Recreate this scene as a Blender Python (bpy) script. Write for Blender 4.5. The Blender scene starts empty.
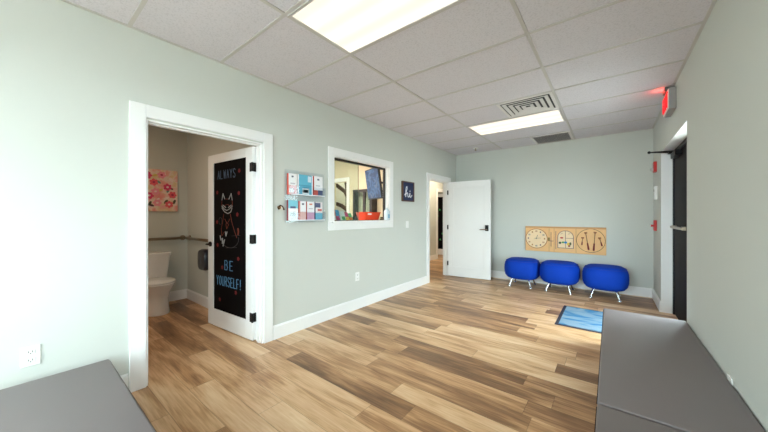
import bpy, bmesh, math, random
from mathutils import Vector, Matrix
random.seed(7)
C = bpy.context.scene.collection
PI = math.pi

# ------------------------------------------------------------------ camera numbers (metres)
TH = math.radians(38.07); CT, ST = math.cos(TH), math.sin(TH)
F = 288.5; EYE = 1.252
XL, XR, YF, ZC = -2.685, 0.524, 6.02, 2.596       # left wall, right wall, far wall, ceiling
YN = -2.4                                          # wall behind the camera
def ray(px, py):
    a = (px-384)/F; b = (216-py)/F
    return (a*CT-ST, a*ST+CT, b)
def onx(px, py, x):                                # point of the plane x=const -> (y, z)
    d = ray(px, py); t = x/d[0]
    return t*d[1], EYE+t*d[2]
def ony(px, py, y):
    d = ray(px, py); t = y/d[1]
    return t*d[0], EYE+t*d[2]
def onz(px, py, z=0.0):
    d = ray(px, py); t = (z-EYE)/d[2]
    return t*d[0], t*d[1]

# ------------------------------------------------------------------ materials
def s2l(c):
    return tuple(((v/255)/12.92 if v/255 <= .04045 else ((v/255+.055)/1.055)**2.4) for v in c)
def rgba(c): return (*s2l(c), 1)
MATS = {}
def mat(name, col, rough=.5, metal=0, emit=None, estr=0, bump=None, spec=.5, sheen=0, noise=None, coat=0):
    if name in MATS: return MATS[name]
    m = bpy.data.materials.new(name); m.use_nodes = True
    nt = m.node_tree; b = nt.nodes['Principled BSDF']
    b.inputs['Base Color'].default_value = rgba(col)
    b.inputs['Roughness'].default_value = rough
    b.inputs['Metallic'].default_value = metal
    b.inputs['Specular IOR Level'].default_value = spec
    if sheen: b.inputs['Sheen Weight'].default_value = sheen
    if coat: b.inputs['Coat Weight'].default_value = coat
    if emit:
        b.inputs['Emission Color'].default_value = rgba(emit); b.inputs['Emission Strength'].default_value = estr
    tc = nt.nodes.new('ShaderNodeTexCoord')
    n = nt.nodes.new('ShaderNodeTexNoise')
    sc, amt = noise if noise else (9, .06)
    n.inputs['Scale'].default_value = sc; n.inputs['Detail'].default_value = 4
    nt.links.new(tc.outputs['Object'], n.inputs['Vector'])
    mx = nt.nodes.new('ShaderNodeMix'); mx.data_type = 'RGBA'
    c = s2l(col)
    mx.inputs[6].default_value = (*[v*(1-amt) for v in c], 1)
    mx.inputs[7].default_value = (*[min(1, v*(1+amt)) for v in c], 1)
    nt.links.new(n.outputs['Fac'], mx.inputs[0]); nt.links.new(mx.outputs[2], b.inputs['Base Color'])
    if bump:
        n2 = nt.nodes.new('ShaderNodeTexNoise'); n2.inputs['Scale'].default_value = bump[0]
        nt.links.new(tc.outputs['Object'], n2.inputs['Vector'])
        bp = nt.nodes.new('ShaderNodeBump'); bp.inputs['Strength'].default_value = bump[1]; bp.inputs['Distance'].default_value = .002
        nt.links.new(n2.outputs['Fac'], bp.inputs['Height']); nt.links.new(bp.outputs['Normal'], b.inputs['Normal'])
    MATS[name] = m
    return m

def math_node(nt, op, a, b=None):
    n = nt.nodes.new('ShaderNodeMath'); n.operation = op
    for i, v in enumerate((a, b)):
        if v is None: continue
        if isinstance(v, (int, float)): n.inputs[i].default_value = v
        else: nt.links.new(v, n.inputs[i])
    return n.outputs[0]

def glass_mat(name, tint=(235, 245, 243), refl=.12):
    m = bpy.data.materials.new(name); m.use_nodes = True; nt = m.node_tree
    nt.nodes.clear()
    o = nt.nodes.new('ShaderNodeOutputMaterial'); mx = nt.nodes.new('ShaderNodeMixShader')
    t = nt.nodes.new('ShaderNodeBsdfTransparent'); g = nt.nodes.new('ShaderNodeBsdfGlossy')
    t.inputs['Color'].default_value = rgba(tint); g.inputs['Roughness'].default_value = .03
    lw = nt.nodes.new('ShaderNodeLayerWeight'); lw.inputs['Blend'].default_value = .5
    fac = math_node(nt, 'ADD', math_node(nt, 'MULTIPLY', math_node(nt, 'POWER', lw.outputs['Facing'], 5.0), refl*4), refl*.35)
    nt.links.new(fac, mx.inputs[0]); nt.links.new(t.outputs[0], mx.inputs[1]); nt.links.new(g.outputs[0], mx.inputs[2])
    nt.links.new(mx.outputs[0], o.inputs['Surface'])
    return m

def floor_mat():
    m = bpy.data.materials.new('vinyl_plank'); m.use_nodes = True; nt = m.node_tree; b = nt.nodes['Principled BSDF']
    tc = nt.nodes.new('ShaderNodeTexCoord'); sp = nt.nodes.new('ShaderNodeSeparateXYZ')
    nt.links.new(tc.outputs['Object'], sp.inputs[0])
    W, L = .172, 1.22
    yy = math_node(nt, 'DIVIDE', math_node(nt, 'ADD', sp.outputs['Y'], 10*W+.09), W)
    row = math_node(nt, 'FLOOR', yy)
    wn = nt.nodes.new('ShaderNodeTexWhiteNoise'); wn.noise_dimensions = '1D'; nt.links.new(row, wn.inputs['W'])
    xx = math_node(nt, 'DIVIDE', math_node(nt, 'ADD', sp.outputs['X'], math_node(nt, 'MULTIPLY', wn.outputs['Value'], L)), L)
    col = math_node(nt, 'FLOOR', xx)
    cb = nt.nodes.new('ShaderNodeCombineXYZ'); nt.links.new(row, cb.inputs[0]); nt.links.new(col, cb.inputs[1])
    w2 = nt.nodes.new('ShaderNodeTexWhiteNoise'); w2.noise_dimensions = '2D'; nt.links.new(cb.outputs[0], w2.inputs['Vector'])
    # long soft blotches along the board, shifted per board
    cc = nt.nodes.new('ShaderNodeCombineXYZ')
    nt.links.new(math_node(nt, 'MULTIPLY', sp.outputs['X'], 1.5), cc.inputs[0])
    nt.links.new(math_node(nt, 'MULTIPLY', sp.outputs['Y'], 9.0), cc.inputs[1])
    nt.links.new(math_node(nt, 'MULTIPLY', w2.outputs['Value'], 37.0), cc.inputs[2])
    n1 = nt.nodes.new('ShaderNodeTexNoise'); n1.inputs['Scale'].default_value = 1.0; n1.inputs['Detail'].default_value = 5; n1.inputs['Distortion'].default_value = .6
    nt.links.new(cc.outputs[0], n1.inputs['Vector'])
    c2 = nt.nodes.new('ShaderNodeCombineXYZ')
    nt.links.new(math_node(nt, 'MULTIPLY', sp.outputs['X'], 5.0), c2.inputs[0])
    nt.links.new(math_node(nt, 'MULTIPLY', sp.outputs['Y'], 90.0), c2.inputs[1])
    nt.links.new(math_node(nt, 'MULTIPLY', w2.outputs['Value'], 11.0), c2.inputs[2])
    n2 = nt.nodes.new('ShaderNodeTexNoise'); n2.inputs['Scale'].default_value = 1.0; n2.inputs['Detail'].default_value = 6
    nt.links.new(c2.outputs[0], n2.inputs['Vector'])
    v = math_node(nt, 'ADD', math_node(nt, 'MULTIPLY', w2.outputs['Value'], .44), math_node(nt, 'MULTIPLY', n1.outputs['Fac'], 1.05))
    v = math_node(nt, 'ADD', v, math_node(nt, 'MULTIPLY', n2.outputs['Fac'], .50))
    v = math_node(nt, 'SUBTRACT', v, .48)
    cr = nt.nodes.new('ShaderNodeValToRGB'); e = cr.color_ramp.elements
    e[0].position = .12; e[0].color = rgba((108, 76, 50)); e[1].position = .95; e[1].color = rgba((234, 204, 166))
    for p, c in ((.34, (148, 108, 74)), (.5, (184, 140, 98)), (.66, (212, 172, 130))):
        k = cr.color_ramp.elements.new(p); k.color = rgba(c)
    nt.links.new(v, cr.inputs[0])
    # joints
    fy = math_node(nt, 'FRACT', yy); fx = math_node(nt, 'FRACT', xx)
    g1 = math_node(nt, 'LESS_THAN', fy, .012); g2 = math_node(nt, 'LESS_THAN', fx, .002)
    g = math_node(nt, 'MAXIMUM', g1, g2)
    mx = nt.nodes.new('ShaderNodeMix'); mx.data_type = 'RGBA'; nt.links.new(math_node(nt, 'MULTIPLY', g, .6), mx.inputs[0])
    nt.links.new(cr.outputs[0], mx.inputs[6]); mx.inputs[7].default_value = rgba((70, 48, 32))
    nt.links.new(mx.outputs[2], b.inputs['Base Color'])
    b.inputs['Roughness'].default_value = .36; b.inputs['Specular IOR Level'].default_value = .45
    bp = nt.nodes.new('ShaderNodeBump'); bp.inputs['Strength'].default_value = .12; bp.inputs['Distance'].default_value = .002
    nt.links.new(n2.outputs['Fac'], bp.inputs['Height']); nt.links.new(bp.outputs['Normal'], b.inputs['Normal'])
    return m

def tile_mat():
    m = bpy.data.materials.new('acoustic_tile'); m.use_nodes = True; nt = m.node_tree; b = nt.nodes['Principled BSDF']
    tc = nt.nodes.new('ShaderNodeTexCoord')
    n = nt.nodes.new('ShaderNodeTexNoise'); n.inputs['Scale'].default_value = 95; n.inputs['Detail'].default_value = 3
    nt.links.new(tc.outputs['Object'], n.inputs['Vector'])
    cr = nt.nodes.new('ShaderNodeValToRGB'); e = cr.color_ramp.elements
    e[0].position = .34; e[0].color = rgba((203, 199, 206)); e[1].position = .5; e[1].color = rgba((216, 212, 219))
    nt.links.new(n.outputs['Fac'], cr.inputs[0]); nt.links.new(cr.outputs[0], b.inputs['Base Color'])
    b.inputs['Roughness'].default_value = .95
    bp = nt.nodes.new('ShaderNodeBump'); bp.inputs['Strength'].default_value = .3; bp.inputs['Distance'].default_value = .002
    nt.links.new(n.outputs['Fac'], bp.inputs['Height']); nt.links.new(bp.outputs['Normal'], b.inputs['Normal'])
    return m

def ramp_noise_mat(name, stops, scale, rough=.6, vor=False, dist=0, emit=0):
    m = bpy.data.materials.new(name); m.use_nodes = True; nt = m.node_tree; b = nt.nodes['Principled BSDF']
    tc = nt.nodes.new('ShaderNodeTexCoord')
    n = nt.nodes.new('ShaderNodeTexNoise')
    n.inputs['Scale'].default_value = scale; n.inputs['Distortion'].default_value = dist; n.inputs['Detail'].default_value = 3
    nt.links.new(tc.outputs['Object'], n.inputs['Vector'])
    cr = nt.nodes.new('ShaderNodeValToRGB')
    while len(cr.color_ramp.elements) < len(stops): cr.color_ramp.elements.new(.5)
    for e, (p, c) in zip(cr.color_ramp.elements, stops): e.position = p; e.color = rgba(c)
    nt.links.new(n.outputs['Fac'], cr.inputs[0]); nt.links.new(cr.outputs[0], b.inputs['Base Color'])
    b.inputs['Roughness'].default_value = rough
    if emit:
        nt.links.new(cr.outputs[0], b.inputs['Emission Color']); b.inputs['Emission Strength'].default_value = emit
    return m

def lens_mat():
    m = bpy.data.materials.new('light_lens'); m.use_nodes = True; nt = m.node_tree; b = nt.nodes['Principled BSDF']
    tc = nt.nodes.new('ShaderNodeTexCoord'); sp = nt.nodes.new('ShaderNodeSeparateXYZ'); nt.links.new(tc.outputs['Object'], sp.inputs[0])
    # three tubes run lengthwise behind the lens
    s = math_node(nt, 'SINE', math_node(nt, 'MULTIPLY', sp.outputs['Y'], 2*PI/.19))
    st = math_node(nt, 'ADD', math_node(nt, 'MULTIPLY', s, LENS*.16), LENS)
    b.inputs['Base Color'].default_value = rgba((150, 148, 142)); b.inputs['Emission Color'].default_value = (1, .88, .71, 1)
    nt.links.new(st, b.inputs['Emission Strength'])
    return m
LENS = .50

WALL = mat('wall_paint', (205, 208, 202), .75, bump=(300, .05), noise=(1.5, .02))
WHITE = mat('white_trim_paint', (240, 240, 240), .4, noise=(3, .02))
DOORW = mat('white_door_paint', (236, 236, 236), .42, noise=(3, .02))
BLACKM = mat('black_hardware', (22, 20, 20), .4, .6)
CHALK = mat('chalkboard_black', (9, 7, 9), .7, spec=.08, noise=(12, .5))
FLOOR = floor_mat(); TILE = tile_mat(); LENSM = lens_mat()
GRIDM = mat('grid_metal', (196, 192, 190), .5)
CHROME = mat('chrome', (215, 218, 222), .15, 1)
STEEL = mat('brushed_steel', (158, 142, 124), .3, 1)
BRONZE = mat('bronze_metal', (130, 92, 50), .3, .9)
BLUE = mat('blue_upholstery', (0, 58, 172), .75, spec=.2, bump=(400, .15))
VINYL = mat('grey_vinyl', (124, 115, 115), .46, spec=.35, bump=(500, .12), noise=(4, .03))
SEAM = mat('dark_seam', (34, 32, 38), .9, spec=.1)
PLASTIC = mat('white_plastic', (238, 238, 236), .35)
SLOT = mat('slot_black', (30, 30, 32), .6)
REDP = mat('red_plastic', (190, 26, 24), .35)
PORC = mat('porcelain', (240, 240, 242), .12, coat=.5)
DARKFR = mat('dark_bronze_frame', (24, 20, 28), .45, .2, spec=.3)
DARKDR = mat('dark_door_face', (20, 12, 14), .6, spec=.12)
GLASS = glass_mat('clear_glass')
ACRYL = glass_mat('clear_acrylic', (248, 250, 252), .03)

# ------------------------------------------------------------------ mesh helpers
def nb(): return bmesh.new()
def box(bm, x0, x1, y0, y1, z0, z1, bev=0, seg=2):
    r = bmesh.ops.create_cube(bm, size=1)
    vs = r['verts']
    for v in vs:
        v.co = Vector(((x0+x1)/2+v.co.x*abs(x1-x0), (y0+y1)/2+v.co.y*abs(y1-y0), (z0+z1)/2+v.co.z*abs(z1-z0)))
    if bev:
        es = list({e for v in vs for e in v.link_edges})
        bmesh.ops.bevel(bm, geom=es, offset=bev, segments=seg, affect='EDGES', profile=.5)
    return bm
def rot_to(d):
    return Vector((0, 0, 1)).rotation_difference(Vector(d).normalized()).to_matrix().to_4x4()
def cyl(bm, p0, p1, r, r2=None, seg=16):
    p0, p1 = Vector(p0), Vector(p1); d = p1-p0
    M = Matrix.Translation((p0+p1)/2) @ rot_to(d)
    bmesh.ops.create_cone(bm, cap_ends=True, segments=seg, radius1=r, radius2=r if r2 is None else r2, depth=d.length, matrix=M)
    return bm
def ball(bm, c, r, seg=12, sc=(1, 1, 1)):
    bmesh.ops.create_uvsphere(bm, u_segments=seg, v_segments=max(6, seg//2+2), radius=r, matrix=Matrix.Translation(c) @ Matrix.Diagonal((*sc, 1)))
    return bm
def tube(bm, pts, r, seg=8, joints=True):
    pts = [Vector(p) for p in pts]
    for a, b in zip(pts, pts[1:]):
        if (b-a).length > 1e-6: cyl(bm, a, b, r, seg=seg)
    if joints:
        for p in pts: ball(bm, p, r, seg)
    return bm
def rings(bm, rs, cap=True):
    """skin a list of closed rings of points"""
    vr = [[bm.verts.new(p) for p in r] for r in rs]
    n = len(vr[0])
    for a, b in zip(vr, vr[1:]):
        for i in range(n): bm.faces.new((a[i], a[(i+1) % n], b[(i+1) % n], b[i]))
    if cap: bm.faces.new(list(reversed(vr[0]))); bm.faces.new(vr[-1])
    return bm
def superring(cx, cy, z, a, b, p=2.6, n=40):
    o = []
    for i in range(n):
        t = 2*PI*i/n; c, s = math.cos(t), math.sin(t)
        o.append((cx+a*math.copysign(abs(c)**(2/p), c), cy+b*math.copysign(abs(s)**(2/p), s), z))
    return o
def prism(bm, pts, f, g):
    """2-D outline to solid: f(u,v) front point, g(u,v) back point"""
    a = [bm.verts.new(f(*p)) for p in pts]; b = [bm.verts.new(g(*p)) for p in pts]; n = len(pts)
    bm.faces.new(a); bm.faces.new(list(reversed(b)))
    for i in range(n): bm.faces.new((a[i], b[i], b[(i+1) % n], a[(i+1) % n]))
    return bm
def frame4(bm, mk, u0, u1, v0, v1, w, wb=None):
    """rectangular ring of four bars; mk(u0,u1,v0,v1) adds a bar"""
    wb = w if wb is None else wb
    mk(u0, u0+w, v0, v1); mk(u1-w, u1, v0, v1); mk(u0+w, u1-w, v1-w, v1)
    if wb: mk(u0+w, u1-w, v0, v0+wb)
def obj(name, bm, m, parent=None, smooth=False, local=False, subs=0):
    me = bpy.data.meshes.new(name)
    bmesh.ops.recalc_face_normals(bm, faces=bm.faces)
    bm.to_mesh(me); bm.free()
    ob = bpy.data.objects.new(name, me); C.objects.link(ob); me.materials.append(m)
    if smooth:
        for p in me.polygons: p.use_smooth = True
        if smooth == 'auto':
            try: me.set_sharp_from_angle(angle=math.radians(35))
            except Exception: pass
    if subs:
        s = ob.modifiers.new('sub', 'SUBSURF'); s.levels = s.render_levels = subs
    if parent is not None:
        ob.parent = parent
        if not local:
            o = Vector((0, 0, 0)); p = parent
            while p: o += p.location; p = p.parent
            me.transform(Matrix.Translation(-o))
    elif not local:                                   # own origin at the base centre
        bb = [v.co for v in me.vertices]
        c = Vector(((min(v.x for v in bb)+max(v.x for v in bb))/2, (min(v.y for v in bb)+max(v.y for v in bb))/2, min(v.z for v in bb)))
        if m not in (FLOOR, TILE, WALL): me.transform(Matrix.Translation(-c)); ob.location = c
    return ob
def tag(o, label=None, cat=None, group=None, kind=None):
    if label: o['label'] = label
    if cat: o['category'] = cat
    if group: o['group'] = group
    if kind: o['kind'] = kind
    return o
def root(name, loc, label=None, cat=None, group=None, kind=None, rz=0):
    o = bpy.data.objects.new(name, None); C.objects.link(o); o.location = loc; o.rotation_euler = (0, 0, rz)
    o.empty_display_size = .1
    return tag(o, label, cat, group, kind)
def struct(name, bm, m, label, **k):
    return tag(obj(name, bm, m, **k), label, None, None, 'structure')
def copy_tree(o, loc, parent=None):
    c = o.copy(); C.objects.link(c)
    if parent is not None: c.parent = parent
    else: c.location = loc
    for ch in o.children: copy_tree(ch, None, c)
    return c

def wall(axis, a0, a1, u0, u1, z0, z1, holes=()):
    """slab between a0..a1 on axis, u along the wall, with rectangular holes (u0,u1,z0,z1)"""
    us = sorted({u0, u1, *[h[0] for h in holes], *[h[1] for h in holes]})
    bm = nb()
    for ua, ub in zip(us, us[1:]):
        zs = sorted({z0, z1, *[v for h in holes if h[0] < ub and h[1] > ua for v in h[2:]]})
        for za, zb in zip(zs, zs[1:]):
            um, zm = (ua+ub)/2, (za+zb)/2
            if any(h[0] < um < h[1] and h[2] < zm < h[3] for h in holes): continue
            if axis == 'x': box(bm, a0, a1, ua, ub, za, zb)
            else: box(bm, ua, ub, a0, a1, za, zb)
    bmesh.ops.remove_doubles(bm, verts=bm.verts, dist=1e-5)
    return bm

# ------------------------------------------------------------------ the shell
T = .115
XB = -5.09                                          # far wall of the restroom
struct('floor', box(nb(), -6.2, .74, YN-.12, 10.6, -.06, 0), FLOOR, 'wood look vinyl plank floor in mixed tans and browns', local=True)
struct('ceiling', box(nb(), -6.2, .74, YN-.12, 10.6, ZC, ZC+.05), TILE, 'speckled pale grey acoustic tile ceiling', local=True)
ROP = (.59, 1.50, 0, 1.965); WOP = (2.42, 3.55, 1.17, 2.0); HOP = (4.80, 5.62, 0, 1.965)
struct('wall_left', wall('x', XL-T, XL, YN, YF+.12, 0, ZC, (ROP, WOP, HOP)), WALL, 'long pale grey green wall with the restroom door and reception window', local=True)
XO = .74
DOP = (3.58, 5.20, 0, 2.084); SWP = (-1.8, -.45, .9, 2.1)
struct('wall_right', wall('x', XR, XO, YN-.12, YF+.12, 0, ZC, (DOP, SWP)), WALL, 'grey painted outer wall with the recessed dark exit door', local=True)
struct('wall_far', box(nb(), XL-.001, XR, YF, YF+.12, 0, ZC), WALL, 'pale grey green end wall behind the blue stools', local=True)
NWP = (-2.3, -.1, .7, 2.2)
struct('wall_near', wall('y', YN-.12, YN, -2.8, XR, 0, ZC, (NWP,)), WALL, 'wall behind the viewpoint with a wide window', local=True)
struct('wall_restroom_back', box(nb(), XB-.1, XB, -.5, 1.73, 0, ZC), WALL, 'restroom wall behind the toilet', local=True)
struct('wall_restroom_side', box(nb(), XB, XL-T, 1.62, 1.73, 0, ZC), WALL, 'restroom side wall carrying the dark dispenser', local=True)
struct('wall_restroom_near', box(nb(), XB, XL-T, -.5, -.4, 0, ZC), WALL, 'restroom wall hidden left of the doorway', local=True)
# reception
RD = (-5.13, -4.66, 0, 2.03)
struct('wall_reception_back', box(nb(), -5.5, -5.4, 1.73, 6.0, 0, ZC), WALL, 'reception office wall at the back', local=True)
struct('wall_reception_end', wall('y', 4.60, 4.70, -5.4, XL-T, 0, ZC, (RD,)), mat('cream_paint', (214, 203, 176), .8), 'cream end wall of the reception office', local=True)
struct('wall_hall_left', wall('x', -4.08, -3.98, 4.70, 10.4, 0, ZC, ((7.62, 8.42, 0, 1.965),)), WALL, 'hallway wall seen through the open white door', local=True)
struct('wall_hall_right', box(nb(), XL-T, XL, YF+.12, 10.4, 0, ZC), WALL, 'hallway wall on the side of the waiting room', local=True)
struct('wall_hall_end', box(nb(), -5.6, XL, 10.4, 10.5, 0, ZC), WALL, 'end wall of the hallway', local=True)
struct('wall_closet_end', box(nb(), -5.4, -4.08, 6.0, 6.1, 0, ZC), mat('tan_paint', (188, 172, 140), .8), 'tan wall beyond the reception office doorway', local=True)
struct('wall_far_room', box(nb(), -5.6, -5.5, 6.1, 10.4, 0, ZC), WALL, 'wall of the room off the hallway', local=True)
# outside ground
struct('ground', box(nb(), -25, 30, -25, 30, -.14, -.08), mat('concrete', (168, 164, 158), .9, noise=(3, .12)), 'pale concrete paving outside the building', local=True)

# baseboards
def base_run(name, axis, a, sgn, u0, u1, label, h=.14):
    bm = nb(); t = .016
    a0, a1 = sorted((a, a+sgn*t))
    b0, b1 = sorted((a, a+sgn*t*.55))
    if axis == 'x':
        box(bm, a0, a1, u0, u1, 0, h-.012); box(bm, b0, b1, u0, u1, h-.012, h)
    else:
        box(bm, u0, u1, a0, a1, 0, h-.012); box(bm, u0, u1, b0, b1, h-.012, h)
    struct(name, bm, WHITE, label)
base_run('baseboard_left', 'x', XL, 1, 1.60, 4.70, 'white baseboard under the reception window')
base_run('baseboard_left_near', 'x', XL, 1, YN, .49, 'white baseboard behind the nearest grey bench')
base_run('baseboard_left_end', 'x', XL, 1, 5.72, YF, 'white baseboard behind the open white door')
base_run('baseboard_far', 'y', YF, -1, XL, XR, 'white baseboard behind the blue stools')
base_run('baseboard_right', 'x', XR, -1, 5.20, YF, 'short white baseboard beside the exit door')
base_run('baseboard_jamb', 'y', 5.20, -1, XR-.016, .628, 'white baseboard turning into the exit door recess')
base_run('baseboard_right_near', 'x', XR, -1, YN, 3.58, 'white baseboard behind the grey benches')
base_run('baseboard_restroom_back', 'x', XB, 1, -.4, 1.62, 'white restroom baseboard behind the toilet')
base_run('baseboard_restroom_side', 'y', 1.62, -1, XB, XL-T, 'white restroom baseboard below the dispenser')
base_run('baseboard_hall', 'x', -3.98, 1, 4.70, 7.52, 'white baseboard in the hallway')

# casings and jambs
def casing(name, x, u0, u1, z0, z1, label, w=.095, sill=False, t=.018, jamb=T, sgn=1):
    bm = nb(); xa, xb = sorted((x, x+sgn*t))
    def mk(a, b, c, d): box(bm, xa, xb, a, b, c, d, .003, 1)
    if sill: frame4(bm, mk, u0-w, u1+w, z0-w, z1+w, w)
    else:
        frame4(bm, mk, u0-w, u1+w, z0, z1+w, w, 0)
    return struct(name, bm, WHITE, label)
def jamb(name, u0, u1, z0, z1, label, stop=True, x1=XL, x0=XL-T, sill=False):
    bm = nb(); t = .012
    box(bm, x0, x1, u0, u0+t, z0, z1); box(bm, x0, x1, u1-t, u1, z0, z1); box(bm, x0, x1, u0+t, u1-t, z1-t, z1)
    if stop:
        m = (x0+x1)/2
        box(bm, m-.02, m+.02, u0+t, u0+t+.01, z0, z1-t); box(bm, m-.02, m+.02, u1-t-.01, u1-t, z0, z1-t); box(bm, m-.02, m+.02, u0+t+.01, u1-t-.01, z1-t-.01, z1-t)
    return struct(name, bm, WHITE, label)
casing('trim_1', XL, .59, 1.50, 0, 1.975, 'white casing around the restroom doorway')
jamb('trim_2', .59, 1.50, 0, 1.965, 'white jamb lining the restroom doorway')
casing('trim_3', XL, 2.42, 3.55, 1.17, 2.0, 'white casing around the reception window', sill=True)
casing('trim_4', XL, 4.80, 5.62, 0, 1.965, 'white casing around the hallway doorway')
jamb('trim_5', 4.80, 5.62, 0, 1.965, 'white jamb lining the hallway doorway')
casing('trim_6', -3.98, 7.62, 8.42, 0, 1.965, 'white casing around a door down the hallway')
bm = nb()
box(bm, -5.13-.09, -5.13, 4.582, 4.6, 0, 2.12); box(bm, -4.66, -4.57, 4.582, 4.6, 0, 2.12); box(bm, -5.13, -4.66, 4.582, 4.6, 2.03, 2.12)
struct('trim_7', bm, WHITE, 'white casing around the doorway inside the reception office')

# ------------------------------------------------------------------ door 1: chalkboard restroom door
HX, HY = XL-T+.003, 1.488
door = root('door_1', (HX, HY, 0), 'open white restroom door with a black chalkboard panel', kind='structure', rz=math.radians(4.6))
LW = .885; LH = 1.945; LT = .038; LZ = .012
def leaf_uv(px, py, y=HY, x=HX, a=math.radians(4.6), off=-.04):
    # photo point -> leaf coordinates (local x is negative from the hinge)
    d = ray(px, py); dx, dy = math.cos(a), math.sin(a); nx, ny = -dy, dx
    ox, oy = x+nx*off, y+ny*off
    t = (ox*nx+oy*ny)/(d[0]*nx+d[1]*ny)
    X, Y = t*d[0]-x, t*d[1]-y
    return X*dx+Y*dy, EYE+t*d[2]
ST_, TR_, BR_ = .118, .095, .20
bm = nb()
box(bm, -LW, -LW+ST_, -LT, 0, LZ, LH, .002, 1); box(bm, -ST_, 0, -LT, 0, LZ, LH, .002, 1)
box(bm, -LW+ST_, -ST_, -LT, 0, LH-TR_, LH); box(bm, -LW+ST_, -ST_, -LT, 0, LZ, BR_)
obj('door_leaf', bm, DOORW, door, local=True)
board = obj('chalkboard', box(nb(), -LW+ST_-.004, -ST_+.004, -LT+.008, -.008, BR_-.004, LH-TR_+.004), CHALK, door, local=True)
tag(board, 'black chalkboard panel with chalk writing and a fox')
for z in (.24, 1.02, 1.74):
    bm = nb(); cyl(bm, (.006, -LT-.006, z-.045), (.006, -LT-.006, z+.045), .009); box(bm, -.045, .004, -LT-.004, -LT, z-.045, z+.045); box(bm, -.002, .004, -LT, 0, z-.045, z+.045)
    obj('hinge', bm, BLACKM, door, local=True)
bm = nb(); hz = .93; hx = -LW+.06
for sy, s in ((-LT, -1), (0, 1)):
    cyl(bm, (hx, sy, hz), (hx, sy+s*.012, hz), .028); cyl(bm, (hx, sy+s*.012, hz), (hx, sy+s*.05, hz), .010)
    tube(bm, [(hx, sy+s*.05, hz), (hx+.03, sy+s*.052, hz), (hx+.11, sy+s*.05, hz-.004)], .008)
obj('door_handle', bm, BLACKM, door, local=True, smooth='auto')

FONT = {
 'A': [[(0, 0), (.5, 1), (1, 0)], [(.2, .38), (.8, .38)]],
 'L': [[(0, 1), (0, 0), (.9, 0)]],
 'W': [[(0, 1), (.25, 0), (.5, .8), (.75, 0), (1, 1)]],
 'Y': [[(0, 1), (.5, .5), (1, 1)], [(.5, .5), (.5, 0)]],
 'S': [[(.95, .85), (.7, 1), (.25, 1), (.05, .8), (.2, .58), (.8, .42), (.95, .2), (.7, 0), (.25, 0), (.02, .15)]],
 'B': [[(0, 0), (0, 1), (.7, 1), (.9, .8), (.7, .54), (0, .52)], [(.7, .54), (.98, .28), (.75, 0), (0, 0)]],
 'E': [[(.9, 1), (0, 1), (0, 0), (.9, 0)], [(0, .5), (.7, .5)]],
 'O': [[(.5, 1), (.12, .85), (0, .5), (.12, .15), (.5, 0), (.88, .15), (1, .5), (.88, .85), (.5, 1)]],
 'U': [[(0, 1), (0, .25), (.25, 0), (.75, 0), (1, .25), (1, 1)]],
 'R': [[(0, 0), (0, 1), (.75, 1), (.95, .77), (.75, .52), (0, .52)], [(.5, .52), (1, 0)]],
 'F': [[(0, 0), (0, 1), (.9, 1)], [(0, .52), (.7, .52)]],
 '!': [[(.3, 1), (.3, .3)], [(.3, .08), (.3, 0)]],
 'X': [[(0, 0), (1, 1)], [(0, 1), (1, 0)]],
 'I': [[(.5, 0), (.5, 1)]], 'T': [[(0, 1), (1, 1)], [(.5, 1), (.5, 0)]],
}
def write(bm, text, u0, u1, v0, v1, P, r, gap=.35, shear=0):
    n = len(text); w = (u1-u0)/(n+gap*(n-1))
    for i, ch in enumerate(text):
        for st in FONT[ch]:
            tube(bm, [P(u0+i*w*(1+gap)+x*w+shear*y, v0+y*(v1-v0)) for x, y in st], r, 6)
YB = -LT+.008-.0015
PB = lambda u, v: (u, YB, v)
chalkblue = mat('blue_chalk', (78, 126, 162), .9); chalkgrey = mat('grey_blue_chalk', (74, 88, 106), .9)
bm = nb(); a = leaf_uv(217, 177); b = leaf_uv(234.5, 169); write(bm, 'ALWAYS', a[0], b[0], 1.665, 1.755, PB, .004, .55)
obj('chalk_lettering', bm, chalkgrey, board, local=True)
bm = nb(); a = leaf_uv(224, 265); b = leaf_uv(232, 265); write(bm, 'BE', a[0], b[0], .665, .765, PB, .0045, .8)
a = leaf_uv(216, 280); b = leaf_uv(241, 280); write(bm, 'YOURSELF!', a[0], b[0], .485, .585, PB, .004, .55)
obj('chalk_lettering', bm, chalkblue, board, local=True)
# fox
FP = lambda pts: [(*(lambda q: (q[0], YB, q[1]))(leaf_uv(x, y)),) for x, y in pts]
def arc(cx, cy, rx, ry, a0, a1, n=14): return [(cx+rx*math.cos(math.radians(a0+(a1-a0)*i/n)), cy+ry*math.sin(math.radians(a0+(a1-a0)*i/n))) for i in range(n+1)]
bm = nb()
for pts in ([(221.2, 200), (222.2, 193.5), (224, 199)], [(228.2, 199), (230.4, 193.5), (231.4, 200)], [(221, 206), (223.5, 209), (226, 210.5), (228.6, 209), (231.6, 206)],
            [(221.2, 208), (224, 212), (227, 213.6), (230, 212), (231.2, 208)], [(222, 205), (225, 207.5)], [(227.6, 207.5), (230.6, 205)]): tube(bm, FP(pts), .0045, 6)
tube(bm, FP([(219.5, 236), (220.2, 240), (221.8, 238.5), (221.6, 243.5), (223.8, 240), (222.4, 246)]), .007, 6)
tube(bm, FP([(224.6, 232), (225.2, 236), (226.2, 232)]), .006, 6)
obj('chalk_fox_highlights', bm, mat('white_chalk', (150, 148, 145), .9), board, local=True)
bm = nb()
for pts in ([(221.2, 200), (221, 206)], [(231.4, 200), (231.6, 206)], [(224, 199), (228.2, 199)], arc(226.3, 209, 3.4, 4.5, 200, 340), [(223, 214), (222, 221), (220.5, 229), (221, 236), (223.5, 232)],
            [(229.5, 214), (231, 222), (233.6, 231), (236, 238)], [(224, 219), (226.3, 224), (229, 219)], [(225, 224), (226, 229), (228, 224)]): tube(bm, FP(pts), .0028, 6)
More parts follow.
